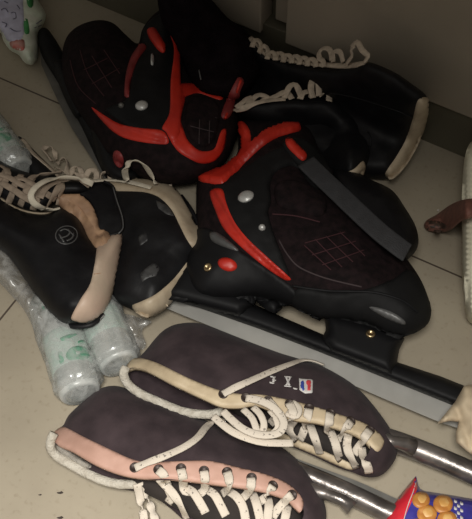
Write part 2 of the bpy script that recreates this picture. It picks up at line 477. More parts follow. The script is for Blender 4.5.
s263, _ = wall_s(262, 20, 0); s271, _ = wall_s(271, 10, 0)
wall_box('trim_1', -1.2, s263, zp, 1.6, -.004, .03, M['wallp'], .002)
wall_box('trim_2', s_gapR, 2.0, zp, 1.6, -.004, .03, M['wallp'], .002)
wall_box('trim_3', s271, s_gapR-.002, zp+.02, 1.6, .012, .03, M['wallp'], .002)

# ------------------------------------------------------------------ front pair: dark suede skates lying on their sides
def lace_run(T, parent, runs, m=None, width=.0096, th=.0018, off=.002, arch=.003, twist=0, hs=None):
    for r in runs:
        ribbon('lace', r, T, m or M['lace'], parent, width, th, off, arch=arch, twist=twist, hs=hs)
def eyelets(T, parent, pts, r=.0046, dx=0, dy=0):
    for x, y in pts:
        p, n = surf(x, y, T)
        e = lathe('eyelet', [(r*1.2, -.001), (r*1.2, .0008), (r*1.05, .0014), (r*.85, .0010), (r*.8, .0006), (r*.05, .0005)], p, n, M['hole'], parent, 16)

# --- skate A (pink trim)
A = thing('ice_skate', 'dark suede ice skate with pink eyelet trim, nearest the bottom edge of the photo', 'ice skate', 'pair of suede skates in front')
A_back = [(52, 437), (56, 431), (63, 426), (68, 416), (77, 407), (96, 391), (109, 386), (122, 387), (147, 397), (180, 410), (215, 424), (246, 434), (274, 443), (292, 455),
          (307, 470), (318, 487), (325, 505), (326, 520), (320, 534), (306, 540)]
A_low = [(306, 540), (299, 528), (304, 514), (300, 503), (288, 493), (272, 487), (252, 482), (228, 480), (205, 482), (182, 480), (160, 480), (141, 478), (118, 473), (94, 463), (72, 451), (58, 445), (52, 443)]
A_up = pillow('upper', A_back+A_low[1:], M['suede'], A, zc=.018, zt=.078, R=52, closed=A_back, shell=.003, step=4, wr=.004, wf=22,
              ctrl=[(60, 440, .75), (110, 410, .95), (180, 440, 1.0), (250, 460, .95), (310, 500, .8)])
A_lo = pillow('lower_side', A_back[:-1]+[(306, 542), (270, 552), (220, 540), (190, 525), (170, 508), (150, 494), (133, 491), (112, 487), (87, 477), (66, 464), (53, 452), (50, 444)],
              M['suede'], A, zb=.002, zc=.011, zt=.019, R=10, step=6)
A_to = pillow('tongue', [(120, 470), (160, 468), (210, 470), (260, 480), (296, 500), (300, 530), (260, 538), (210, 526), (175, 508), (140, 490)], M['inside'], A, zb=.02, zc=.03, zt=.045, R=18, step=6)
A_tr = patch('eyelet_trim', [(52, 437), (57, 430), (64, 427), (84, 437), (111, 450), (131, 459), (145, 462), (162, 462), (186, 461), (210, 461), (240, 468), (257, 472), (278, 479), (293, 488), (303, 501), (301, 512),
                      (296, 509), (288, 501), (272, 494), (250, 489), (228, 486), (210, 484), (188, 481), (169, 479), (141, 478.5), (118, 474), (94, 464), (72, 451), (58, 445)], [A_up], M['pink'], A, th=.0026, sink=.004, R=1.2, hs=A_up)
ribbon('collar_lining', [(54, 433, -.002), (51, 440, -.01), (51, 449, -.02), (58, 457, -.03), (70, 464, -.032), (88, 474, -.032), (105, 481, -.03), (119, 484, -.028), (134, 484, -.024), (146, 480, -.018)],
       None, M['fleece'], A, .0105, .009, .055, z=.0, pw=1, K=12)
pillow('collar_lining', [(56, 440), (62, 441), (76, 454), (92, 466), (84, 468), (66, 458), (56, 450)], M['lining'], A, zb=.018, zc=.022, zt=.03, R=6, step=3)
ey = [(134.7, 467.5), (158.5, 469.5), (181, 468.5), (204, 471), (227, 472), (251.5, 478), (273, 485.5), (292, 495)]
eyelets([A_tr], A_tr, ey)
T = [A_up, A_tr, A_to, A_lo]
lace_run(T, A, [
    [(135, 468, .001), (146, 463, .004), (162, 457, .004), (184, 447, .003), (198, 437, .003), (206, 427, .004), (214, 421, .006), (226, 419, .006)]], arch=.001, width=.0088)
lace_run(T, A, [
    [(158, 470), (163, 474), (167, 484), (171, 497), (168, 503)],
    [(160, 480, .004), (170, 490, .006), (179, 503, .004), (187, 520), (190, 530)],
    [(181, 469), (183, 478), (184, 490, .004), (190, 492)],
    [(184, 487, .001), (193, 492, .006), (202, 506, .003), (206, 514)],
    [(204, 471), (205, 479), (204, 490, .004), (197, 495)],
    [(204, 488), (214, 494, .006), (220, 504, .003), (226, 516)],
    [(227, 472), (229, 480), (226, 490, .004), (222, 494)],
    [(226, 490), (236, 496, .006), (243, 507, .003), (246, 522)],
    [(251, 478), (251, 486), (245, 496, .004), (238, 500)],
    [(252, 492), (256, 502, .006), (259, 514, .003), (261, 524)],
    [(273, 486), (269, 493, .003), (262, 500, .003), (256, 503)],
    [(268, 498), (269, 506, .006), (268, 516, .003), (270, 526)],
    [(292, 495), (284, 502, .003), (277, 510, .003), (272, 518)],
    [(288, 505), (286, 514, .005), (284, 526)],
], arch=.003)
lace_run([A_lo], A, [
    [(142, 482, .022), (147, 496, .012), (152, 510, .004), (157, 526, 0)],
    [(137, 484, .022), (140, 498, .014), (143, 512, .005), (145, 528, 0)]], arch=.0)
# blade of A
def blade_tube(parent, pts, r, z, m, name='blade_tube'):
    s = smooth([(x, y) for x, y in pts], False, 8)
    return tube3(name, [P(p[0], p[1], z) for p in s], r, m, parent, K=20)
blade_tube(A, [(240, 452), (290, 469), (345, 492), (420, 528), (500, 566)], .0115, .016, M['chrome'])
A_rn = pillow('blade_runner', [(236, 436), (252, 440), (300, 460), (360, 482), (430, 514), (520, 556), (512, 566), (425, 526), (350, 492), (290, 468), (238, 448)], M['steel_dull'], A, zb=.0145, zc=.017, zt=.017, R=.5, step=14, sm=False, flat=True)
tube3('toe_bracket', [P(308, 490, .03), P(326, 494, .028), P(342, 500, .024), P(352, 508, .022)], [.009, .0062, .0068, .009], M['chrome'], A, K=16)
settle(A, P(190, 480, 0))

# --- skate B (cream trim)
B = thing('ice_skate', 'dark suede ice skate with cream trim and small red and blue emblem', 'ice skate', 'pair of suede skates in front')
B_back = [(124, 373), (128, 365), (138, 358), (146, 350), (154, 340), (164, 330), (177, 324), (198, 323), (222, 331), (250, 342), (280, 353), (300, 359), (324, 367), (354, 385), (374, 406), (391, 430),
          (397, 446), (395, 460), (382, 475), (366, 477)]
B_lowu = [(360, 470), (364, 459), (370, 450), (368, 442), (354, 434), (335, 428), (316, 423), (293, 420), (272, 412), (256, 406), (240, 408), (222, 407), (205, 400), (188, 392), (171, 384), (144, 370), (132, 368)]
B_up = pillow('upper', B_back+B_lowu, M['suede'], B, zc=.03, zt=.092, R=52, closed=B_back, shell=.003, step=4, wr=.004, wf=22,
              ctrl=[(130, 365, .75), (180, 350, .95), (250, 380, 1.0), (320, 400, .95), (380, 440, .8)])
B_lo = pillow('lower_side', B_back+[(352, 472), (339, 468), (309, 454), (278, 441), (255, 432), (235, 424), (211, 420), (198, 419), (181, 415), (161, 407), (140, 398), (128, 387)],
              M['suede'], B, zb=.004, zc=.018, zt=.024, R=10, step=6)
B_to = pillow('tongue', [(225, 402), (260, 402), (300, 414), (350, 428), (374, 446), (368, 468), (340, 458), (300, 440), (260, 424), (232, 412)], M['inside'], B, zb=.03, zc=.036, zt=.048, R=14, step=5)
B_tr = patch('eyelet_trim', [(124.5, 373), (128, 364), (137, 358), (157, 363), (188, 378), (218, 390), (240, 394), (263, 395), (301, 403), (339, 414.5), (366, 424), (379, 433.6), (384, 442), (378, 452), (371, 447), (366, 441), (354, 434),
                      (335, 428), (316, 423), (293, 420), (272, 412), (256, 406), (240, 408), (222, 407), (205, 400), (188, 392), (171, 384), (144, 370), (132, 368)], [B_up], M['cream'], B, th=.0026, sink=.004, R=1.2, hs=B_up)
ribbon('collar_lining', [(126, 367, -.002), (123.5, 374, -.006), (128, 384, -.016), (141, 394, -.022), (161, 403, -.024), (181, 411, -.024), (198, 414, -.022), (213, 414, -.018), (224, 410, -.012)],
       None, M['fleece'], B, .0105, .009, .06, z=0, pw=1, K=12)
patch('lower_trim', [(252, 418), (263, 424), (278, 430), (296, 436), (320, 444), (340, 452), (356, 464), (352, 470), (339, 466), (309, 452.5), (278, 440), (256, 430)], [B_lo], M['cream'], B, th=.004)
ey = [(223.4, 394), (246, 397.5), (268, 401), (289.6, 404), (309, 408), (330.5, 413), (351, 421), (370, 430)]
eyelets([B_tr], B_tr, ey)
T = [B_up, B_tr, B_to, B_lo]
lace_run(T+[A_up], B, [
    [(223, 394, .002), (236, 387, .005), (254, 379, .004), (272, 371, .003), (290, 364, .003), (303, 360, .003), (314, 361, .002), (324, 365, .001)]], arch=.001, width=.0088)
lace_run(T, B, [
    [(309, 409), (307, 418), (304, 430, .003), (300, 440)],
    [(310, 424, .003), (314, 436, .005), (318, 448, .003), (320, 454)],
    [(330, 413), (329, 424, .002), (327, 434, .002)],
    [(330, 430, .003), (335, 442, .005), (338, 454, .003), (341, 460)],
    [(351, 421), (345, 430, .003), (340, 438, .002), (334, 440)],
    [(349, 433, .003), (347, 445, .006), (350, 456, .004), (357, 468, .002)],
    [(370, 430), (364, 438, .003), (358, 448, .003), (354, 454)],
    [(362, 447, .003), (363, 457, .005), (368, 468, .004), (369, 474)],
    [(289, 403), (293, 412, .003), (288, 420, .003), (280, 420)],
    [(294, 420, .003), (289, 430, .003), (297, 440, .003)],
    [(268, 401), (274, 408, .003), (276, 416, .004), (270, 424)],
], arch=.003)
# bow loops tumbled between the eyelets
BT = [B_up, B_tr, B_to, B_lo, A_up]
lace_run(BT, B, [
    [(253, 407, .003), (260, 414, .006), (264, 424, .006), (262, 434, .005)],
    [(243, 409, .002), (252, 418, .005), (256, 428, .006), (258, 436, .005)],
    [(270, 410, .002), (276, 418, .004), (278, 428, .004), (272, 434, .003)],
    [(292, 402, .002), (299, 408, .004), (296, 416, .005), (286, 413, .003)],
], arch=.002, width=.0075, hs=B_up)
lace_run(BT, B, [
    [(213, 416, .0), (222, 424, .003), (233, 432, .004), (247, 438, .004), (262, 442, .003), (278, 443, .002), (293, 443, 0)],
    [(246, 398, .001), (258, 400, .006), (270, 405, .009), (279, 413, .011), (284, 423, .012), (280, 432, .012), (270, 435, .012), (256, 434, .012), (242, 428, .011), (230, 418, .009), (223, 411, .007)],
], arch=.002, width=.0085, hs=B_up)
# emblem on the side
def sticker(nm, o, m, th=.0012): return patch(nm, o, [B_up], m, B, th=th, sm=False, step=1.6, R=.6, sink=.001)
sticker('emblem', [(299, 378), (313, 379.5), (312.5, 393), (305, 393.5), (299.5, 390)], M['wht'], .0008)
sticker('emblem', [(305.5, 379.5), (311.5, 380.5), (311, 391.5), (307, 391.5), (307, 386), (305.5, 385)], M['redp'], .0016)
sticker('emblem', [(300.5, 381), (304.5, 380), (304.5, 386), (305.5, 391.5), (303, 391.5), (300, 388)], M['blup'], .0016)
for o in ([(285, 376.5), (287, 376.5), (290.5, 385.5), (288.5, 386)], [(289.5, 377), (291.3, 377), (287, 386), (285, 385.8)], [(284.5, 376), (291.8, 376.5), (291.7, 377.6), (284.5, 377.2)],
          [(284, 385.2), (291.6, 386), (291.6, 387.2), (284, 386.4)], [(293, 387.5), (297.5, 388.3), (297.5, 389.7), (293, 388.9)],
          [(270, 375.5), (276, 376.5), (275.5, 378), (270, 377)], [(273, 376.5), (275.3, 377), (274.3, 383), (272.2, 382.5)], [(269.5, 381.5), (274.5, 382.5), (274, 384), (269.5, 383)], [(272, 379), (276.5, 380), (276.3, 381), (272, 380.2)]):
    sticker('lettering', o, M['wht'])
blade_tube(B, [(240, 400), (320, 420), (393, 441), (430, 455), (472, 473), (540, 505)], .0125, .026, M['chrome'])
tube3('toe_bracket', [P(380, 440, .046), P(394, 442, .044), P(404, 444, .04), P(412, 447, .034)], [.010, .0066, .0078, .010], M['chrome'], B, K=16)
settle(B, P(260, 410, 0))

# ------------------------------------------------------------------ centre: red and black skate with long blade
Hs = thing('speed_ice_skate', 'black and red buckled ice skate in the middle with grey strap and long steel blade', 'ice skate', 'pair of black and red buckled skates')
H_body = pillow('boot_shell', [(198, 178), (212, 172), (230, 164), (238, 150), (238, 126), (246, 118), (260, 117), (276, 117), (297, 118), (312, 130), (324, 158), (345, 178), (372, 210), (390, 238), (410, 263), (422, 282), (430, 305), (428, 322),
               (415, 332), (396, 334), (366, 322), (340, 318), (318, 317), (290, 306), (256, 297), (228, 300), (200, 296), (188, 280), (186, 255), (196, 236), (196, 205)],
               M['mesh'], Hs, zb=.003, zc=.042, zt=.108, R=58, step=4, wr=.002, wf=40, ctrl=[(260, 200, 1.05), (220, 200, .95), (300, 200, 1), (340, 250, .95), (400, 300, .82), (215, 280, .8), (260, 140, .85)])
T = [H_body]
chas = patch('heel_mount', [(190, 236), (200, 228), (212, 230), (240, 250), (268, 268), (292, 286), (300, 300), (280, 306), (256, 298), (240, 302), (200, 298), (176, 296), (166, 290), (182, 262)], T, M['plastic'], Hs, th=.003, sink=.01, R=3, nsm=1)
sole = patch('toe_cap', [(298, 288), (330, 292), (362, 290), (392, 280), (408, 270), (420, 282), (430, 306), (428, 322), (414, 333), (394, 336), (366, 324), (330, 319), (310, 315), (292, 304)], T, M['plastic_soft'], Hs, th=.004, sink=.006, R=5)
tm = pillow('toe_mount', [(324, 312), (345, 314), (372, 322), (398, 334), (405, 338), (399, 350), (397, 364), (392, 376), (330, 352), (320, 340), (326, 330)], M['plastic'], Hs, zb=.02, zc=.034, zt=.062, R=12, step=3, sm=False)
hm = pillow('heel_plate', [(186, 256), (200, 262), (235, 286), (252, 296), (254, 306), (240, 318), (170, 300), (160, 292), (176, 270)], M['plastic'], Hs, zb=.02, zc=.034, zt=.062, R=14, step=3, sm=False)
rn = pillow('blade_runner', [(140, 276), (180, 300), (250, 322), (320, 350), (380, 374), (452, 402), (520, 428), (514, 446), (439, 422), (380, 397), (320, 370.5), (300, 362), (240, 338), (180, 314), (138, 296)],
            M['steel'], Hs, zb=.021, zc=.0235, zt=.0235, R=.5, step=14, sm=False, flat=True)
pillow('blade_holder', [(145, 268), (170, 280), (215, 291), (251, 303), (285, 318), (329, 337), (365, 350), (397, 362), (440, 376), (500, 400), (506, 412), (500, 424), (452, 405), (400, 384), (320, 352), (260, 329), (180, 301), (142, 286)],
       M['plastic'], Hs, zb=.01, zc=.026, zt=.044, R=8, step=3.5, sm=False)
# cuff
cuff = patch('cuff', [(213, 188), (224, 184), (233, 176), (247, 167), (263, 156), (280, 148), (300, 141), (312, 145), (322, 162), (330, 178), (324, 190), (312, 184), (300, 170), (290, 166), (276, 172), (270, 186), (271, 202), (268, 214),
                      (276, 240), (289, 272), (288, 278), (262, 258), (240, 234), (226, 210)], T, M['plastic_soft'], Hs, th=.006, sink=.004, R=4)
patch('liner', [(275, 186), (290, 180), (308, 186), (326, 200), (322, 216), (300, 212), (278, 206)], T, M['mesh'], Hs, th=.003, bulge=.004)
T2 = [H_body, cuff, chas]
patch('red_band', [(199, 181), (204, 174), (223, 169), (235, 160), (242, 153), (243.4, 141), (239.6, 127), (243.4, 122), (250, 130.5), (252, 142), (262, 134), (274, 128), (292, 124), (299, 126.7), (300.7, 130.5), (279, 137), (265, 145), (253.6, 154.7), (243, 165),
                   (233, 176), (223, 184.5), (210, 183.5)], T2, M['red'], Hs, th=.007, sink=.003, R=1, step=2, hs=H_body)
patch('red_band', [(210, 192), (222, 189), (226, 202), (231, 215), (238, 227), (249, 240), (269, 258.6), (291, 279), (285, 280), (263, 265.5), (240, 246), (224, 229), (216, 212)], T2, M['red'], Hs, th=.0018, R=1, step=2)
rivet('rivet', 246, 197, [cuff, H_body], .0086, M['rivet'], cuff, lift=.001)
rivet('rivet', 262, 228, [cuff, H_body], .0036, M['rivet'], cuff, lift=.001)
patch('red_inlay', ellipse(227.5, 264.5, 10, 6.5, 18), [chas, hm], M['red'], chas, th=.003)
rivet('bolt', 208, 267.5, [chas, hm], .0048, M['brass'], hm, hexed=True)
rivet('bolt', 370.5, 334, [tm], .0052, M['brass'], tm, hexed=True)
patch('silver_inlay', [(210, 233), (216, 232), (228, 240), (239, 251), (224, 247), (212, 241)], T2, M['silver'], Hs, th=.004, R=1.5)
patch('silver_inlay', [(369, 307), (380, 308), (394, 313), (405, 321), (405, 325), (392, 321), (378, 314)], [sole, H_body], M['silver'], Hs, th=.002, R=1.5)
# tongue puff beyond the strap and the strap itself
puff = pillow('tongue', [(334, 170), (352, 170), (372, 180), (392, 190), (404, 206), (416, 227), (418, 246), (408, 258), (392, 258), (372, 238), (348, 208), (334, 188)], M['leather'], Hs, zb=.02, zc=.065, zt=.10, R=16, step=4)
bk = patch('buckle', [(281, 143), (291, 139), (304, 141), (314, 150), (324, 162), (332, 178), (320, 190), (308, 182), (296, 164), (284, 148)], [cuff, H_body], M['plastic_soft'], Hs, th=.007, R=4)
ribbon('strap', [(306, 162, 0), (318, 174, .002), (338, 193, .002), (360, 214, 0), (382, 234, -.002), (400, 248, -.006), (407, 253, -.010)], None, M['strap'], Hs, .0245, .004, .112, z=0, pw=.35, K=16, nfix=(0, -.15, 1))
patch('strap_tip', [(285.4, 139.4), (290.5, 137.7), (299, 146), (307, 154.7), (303, 161), (294, 154), (286.7, 146)], [bk], M['red'], bk, th=.003)
for s in ([(304, 245), (331, 270)], [(315, 239), (342, 267)], [(326, 236), (353, 262)], [(340, 232), (365, 256)], [(305, 243), (345, 232)], [(312, 255), (356, 241)], [(322, 265), (364, 250)]):
    ribbon('stitching', s, T, M['thread'], Hs, .0014, .0012, .0004, K=6)
ribbon('stitching', [(279, 240), (287, 254), (299, 267), (325, 278), (362, 287)], T, M['thread_grey'], Hs, .002, .0016, .0004, K=6)
ribbon('stitching', [(272, 214), (296, 216), (320, 222)], T, M['thread'], Hs, .002, .0014, .0004, K=6)
ribbon('stitching', [(292, 286), (330, 291), (372, 292), (402, 300), (418, 312)], [sole, H_body], M['plastic'], Hs, .003, .002, .001, K=6)
settle(Hs, P(300, 270, 0))

# ------------------------------------------------------------------ upper left: the other red and black skate
G = thing('speed_ice_skate', 'black and red buckled ice skate at upper left with its toe and blade pointing up', 'ice skate', 'pair of black and red buckled skates')
G_lin = pillow('liner', [(160, -14), (190, -22), (212, 0), (228, 18), (243, 28), (256, 45), (262, 66), (252, 86), (232, 100), (200, 96), (182, 70), (172, 40), (160, 15)], M['plush'], G, zb=.01, zc=lambda x, y: .06+max(0, (60-y))*.0012, zt=.045, R=30, step=4, wr=.004, wf=40)
G_body = pillow('boot_shell', [(62.6, 50), (68, 35), (80, 25), (98, 20), (113, 23), (125, 34), (138, 44), (142, 30), (153, 15), (168, 8), (184, 20), (190, 50), (200, 78), (230, 90), (238, 112), (236, 140), (222, 166), (196, 182), (160, 184), (130, 172),
                (108, 158), (90, 128), (72, 102), (62, 74)], M['mesh'], G, zb=.003, zc=.04, zt=.105, R=50, step=4, wr=.002, ctrl=[(90, 60, .82), (130, 100, .95), (170, 120, 1.05), (160, 40, .95), (210, 140, 1)])
T = [G_body]
gcuff = patch('cuff', [(142, 46), (143, 32), (154, 18), (167, 14), (178, 26), (182, 44), (181, 84), (182, 118), (176, 140), (166, 141), (148, 136), (128, 128), (106, 112), (112, 106), (126, 100), (134, 66)], T, M['plastic'], G, th=.005, R=4)
T2 = [G_body, gcuff]
patch('red_band', [(166.7, 26), (171, 24.5), (175, 28), (181, 40), (180, 60), (181, 84), (185, 98), (181, 117), (180, 140), (174, 146), (166, 132), (162, 128), (169.5, 113), (170.7, 80.5), (174, 48)], T2, M['red'], G, th=.0018, R=1, step=2)
patch('red_band', [(180, 84.5), (197, 84), (212, 88), (224, 93.4), (221, 100), (208, 96), (197, 93), (187, 96), (180, 98)], T2, M['red'], G, th=.0018, R=1, step=2)
patch('red_band', [(165, 127), (178, 118), (182, 126), (187, 139), (194, 147), (201, 151), (209, 151), (215, 148), (221, 131), (226, 129), (225, 143), (222, 152), (214, 161), (201, 163.5), (188, 158), (176, 149)], T2, M['red'], G, th=.0018, R=1, step=2)
patch('red_band', [(91.5, 107), (104, 115), (120, 124), (140, 128), (160, 130), (166, 134), (168, 143.7), (152, 143.5), (136, 141), (122, 137), (110, 129), (98, 116)], T2, M['red'], G, th=.0018, R=1, step=2)
patch('mesh_panel', [(190, 98), (203, 97), (217, 103), (219, 118), (215, 138), (208, 146), (200, 146), (190, 136), (185, 118)], T, M['mesh'], G, th=.003)
for s in ([(190, 112), (217, 118)], [(190, 126), (214, 132)], [(200, 98), (199, 144)], [(210, 101), (209, 144)]):
    ribbon('stitching', s, T, M['thread_grey'], G, .0011, .0012, .003, K=6)
for s in ([(92, 56), (112, 88)], [(104, 50), (120, 74)], [(84, 70), (108, 58)], [(92, 84), (120, 68)], [(80, 50), (88, 74), (104, 96)], [(70, 60), (78, 86), (96, 104)]):
    ribbon('stitching', s, T, M['thread'], G, .0014, .0012, .0004, K=6)
patch('strap_tip', [(148, 30), (154.6, 28), (161, 37), (165.5, 46), (164, 53), (159, 51), (154.6, 46), (149, 37)], T2, M['red'], G, th=.006)
patch('buckle_edge', [(142.5, 44), (146.6, 47.5), (139, 58), (134.5, 68), (130, 84), (129, 97), (125, 97), (125, 84), (127.6, 68), (133, 54)], T2, M['red_dull'], G, th=.006, R=1.5)
rivet('rivet', 141.7, 106, T2, .0072, M['rivet'], gcuff, lift=.001)
rivet('rivet', 121.5, 106, T2, .0032, M['steel_dull'], gcuff, lift=.001)
patch('buckle_clip', [(151.5, 55), (154, 56), (153.5, 65), (151, 65)], T2, M['rivet'], G, th=.006, R=1, step=1.5)
ribbon('stitching', [(199, 70), (201, 80)], [G_lin, G_body], M['silver'], G, .002, .002, .001, K=6)
ghm = pillow('heel_mount', [(88, 118), (104, 124), (120, 140), (134, 158), (140, 176), (124, 184), (106, 176), (96, 152)], M['plastic'], G, zb=.014, zc=.03, zt=.06, R=12, step=3)
gtm = pillow('toe_mount', [(52, 62), (64, 58), (80, 92), (84, 112), (76, 118), (62, 92)], M['plastic'], G, zb=.014, zc=.026, zt=.045, R=10, step=3)
patch('red_inlay', ellipse(118.4, 159, 5, 9, -15), [ghm, G_body], M['red_dull'], ghm, th=.003)
pillow('blade_holder', [(37.5, 36), (40, 29), (46, 28), (51, 33), (60, 47), (74, 76), (96, 118), (116, 150), (134, 184), (124, 200), (108, 182), (83, 130), (60, 86), (42, 56)], M['plastic_soft'], G, zb=.008, zc=.02, zt=.036, R=8, step=3)
pillow('blade_runner', [(40, 50), (60, 84), (84, 130), (112, 182), (128, 214), (122, 216), (101, 172), (88, 153), (71, 127), (56, 97), (41, 64)], M['steel_dull'], G, zb=.0165, zc=.019, zt=.019, R=.5, step=14, sm=False, flat=True)
patch('pull_tab', [(237, 78.5), (240, 77), (243, 80.5), (238, 96), (230, 116), (225, 120), (221, 115), (228, 96)], [G_lin, G_body], M['red_dull'], G, th=.006, R=2)
ribbon('pull_tab', [(241, 80), (235, 97), (225, 118)], [G_lin, G_body], M['red'], G, .0035, .003, .007)
settle(G, P(150, 120, 0))

# ------------------------------------------------------------------ left pair: black leather skates with bone heels
Dk = thing('ice_skate', 'scuffed black leather skate with cream collar band, right one of the left pair', 'ice skate', 'pair of black leather skates at left')
D_col = [(205, 243), (195, 222), (187, 206), (174, 188), (158, 181), (140, 178), (115, 179), (98, 181), (78, 182), (60, 178)]
D_body = pillow('upper', [(60, 178), (78, 181), (98, 180), (115, 178), (140, 177), (158, 180), (175, 188), (188, 206), (196, 222), (207, 243), (198, 262), (186, 279), (168, 306), (150, 317), (133, 310), (112, 298), (92, 262), (70, 220)],
                M['leather_old'], Dk, zb=.003, zc=.03, zt=.075, R=34, step=4, wr=.003, wf=30, ctrl=[(80, 200, .25), (110, 230, .45), (170, 240, 1), (150, 280, 1), (60, 180, .3)])
T = [D_body]
patch('collar_band', [(60, 176), (78, 181), (100, 182), (115, 178), (138, 178), (156, 181), (174, 188), (186.5, 206), (194, 221), (207, 243), (201, 252), (195, 251), (186.5, 239), (179, 224), (171, 209), (158.5, 197), (143, 192), (115, 191), (90, 190), (72, 186)],
      T, M['bone'], Dk, th=.003)
patch('heel_counter', [(207, 243), (203, 256), (197, 264), (186.5, 278), (168, 306), (150, 317), (139, 314), (132, 306), (140, 302), (156, 294), (172.5, 280), (184, 266), (196, 250)], T, M['bone'], Dk, th=.003)
patch('scuff_mark', [(146, 268), (154, 262), (160, 268), (156, 276), (148, 278), (142, 282), (140, 274)], T, M['scuff'], Dk, th=.0002, R=.5, sm=False)
patch('scuff_mark', [(138, 236), (146, 232), (148, 240), (140, 246)], T, M['scuff'], Dk, th=.0002, R=.5, sm=False)
patch('scuff_mark', [(156, 200), (168, 206), (174, 216), (166, 214), (158, 208)], T, M['scuff'], Dk, th=.0002, R=.5, sm=False)
ribbon('collar_edge', [(181, 196), (191, 210), (199, 226), (206, 243)], T, M['leather'], Dk, .006, .006, .002)
Dt = pillow('toe_side', [(18, 136), (26, 142), (44, 160), (64, 178), (86, 190), (70, 206), (46, 196), (30, 176)], M['leather_old'], Dk, zb=.003, zc=.012, zt=.03, R=12, step=4)
ribbon('eyelet_strip', [(20, 140), (34, 154), (50, 168), (64, 179), (84, 186)], [Dt, D_body], M['lace_dull'], Dk, .011, .002, .002)
lace_run([Dt, D_body], Dk, [
    [(52, 161, .004), (47, 154, .012), (43, 149, .014), (49, 146, .012), (54, 150, .008), (56, 160, .004)],
    [(57, 164, .002), (64, 158, .010), (68, 164, .008), (66, 174, .002)],
    [(70, 176, .002), (74, 168, .010), (80, 168, .010), (82, 178, .003)],
    [(84, 180, .002), (90, 170, .010), (96, 172, .010), (96, 182, .003)],
    [(98, 181, .002), (103, 173, .008), (110, 174, .008), (110, 182, .003)],
    [(56, 168, .003), (64, 172, .006), (74, 180, .004)],
    [(74, 172, .003), (86, 178, .006), (100, 184, .004)],
    [(158, 182, .002), (163, 178, .006), (170, 181, .004), (168, 187, .002)],
], m=M['lace_dull'], arch=0, width=.0078)
lace_run([Dt, D_body], Dk, [
    [(92, 181, .02), (108, 180, .012), (124, 181, .010), (138, 184, .009), (152, 188, .006)],
    [(127, 182, .016), (125, 170, .055), (130, 162, .066), (138, 161, .068), (146, 167, .06), (151, 175, .04), (156, 184, .016)],
], m=M['lace_loop'], arch=0, width=.0085)
settle(Dk, P(150, 260, 0))

C = thing('ice_skate', 'black leather skate with round grey badge and open collar, left one of the left pair', 'ice skate', 'pair of black leather skates at left')
C_body = pillow('upper', [(-70, 168), (-30, 184), (0, 196), (14, 206), (28, 212), (47, 214), (58, 208), (68, 208), (78, 216), (88, 234), (98, 243), (110, 236), (121, 233), (119, 262), (112, 294), (101, 315), (88, 323), (66, 325), (50, 314), (39, 300), (26, 281), (4, 252),
                (-30, 236), (-70, 225)], M['leather'], C, zb=.012, zc=.045, zt=.098, R=30, step=4, wr=.002, wf=30)
T = [C_body]
far = pillow('collar_far_side', [(74, 187), (88, 181), (102, 181), (113, 187), (118, 204), (123, 224), (121, 234), (110, 240), (101, 238), (97, 222), (92, 208), (84, 198), (74, 194)], M['leather'], C, zb=.03, zc=.044, zt=.048, R=5, step=3)
ribbon('collar_edge', [(104, 182), (113, 187), (116, 200), (121, 214), (123, 226), (119, 233), (108, 236)], None, M['leather'], C, .004, .006, .062, z=0, pw=1)
ribbon('collar_edge', [(113, 187), (117, 201), (122, 216), (123, 228), (118, 234)], None, M['silver'], C, .0016, .002, .066, z=0, pw=1)
patch('collar_band', [(56, 201), (64, 196), (74, 195), (85, 199), (93, 208), (98, 222), (101, 231), (112, 237), (106, 247), (96, 248), (88, 237), (82, 224), (74, 215), (62, 208)], T, M['tan'], C, th=.009, hs=C_body)
patch('heel_counter', [(98, 243), (106, 236), (114, 235), (122, 232), (121, 246), (118, 262), (112, 294), (104, 310), (96, 318), (86, 322), (76, 321), (71, 318), (80, 300), (90, 284), (95, 262)], T, M['bone_pink'], C, th=.003)
ribbon('heel_seam', [(94, 274), (104, 273), (116, 272)], T, M['tan'], C, .001, .001, .0032, K=6)
ribbon('sole_edge', [(58, 320), (70, 326), (86, 326), (96, 322), (103, 314)], T, M['leather_old'], C, .005, .006, .0)
patch('round_badge', ellipse(66.5, 235, 11, 9, -10), T, M['leather_old'], C, th=.0006, R=1)
ribbon('round_badge', ellipse(66.5, 235, 11, 9, -10), T, M['silver'], C, .0016, .001, .001, closed=True, K=6)
for s in ([(60, 231), (65, 229), (70, 232), (67, 236), (60, 238)], [(66, 241), (72, 238), (74, 232)], [(59, 234), (64, 242)], [(68, 229), (74, 236)]):
    ribbon('round_badge', s, T, M['silver'], C, .002, .001, .001, K=6)
Ct = pillow('tongue', [(-60, 140), (-20, 150), (10, 166), (40, 176), (70, 180), (92, 184), (84, 192), (62, 196), (46, 208), (30, 212), (0, 200), (-60, 182)], M['leather_old'], C, zb=.02, zc=.05, zt=.07, R=16, step=5)
ribbon('eyelet_strip', [(-50, 176), (-20, 188), (0, 198), (14, 207), (30, 212), (46, 213), (58, 208)], T, M['bone'], C, .009, .003, .001)
TT = [C_body, Ct]
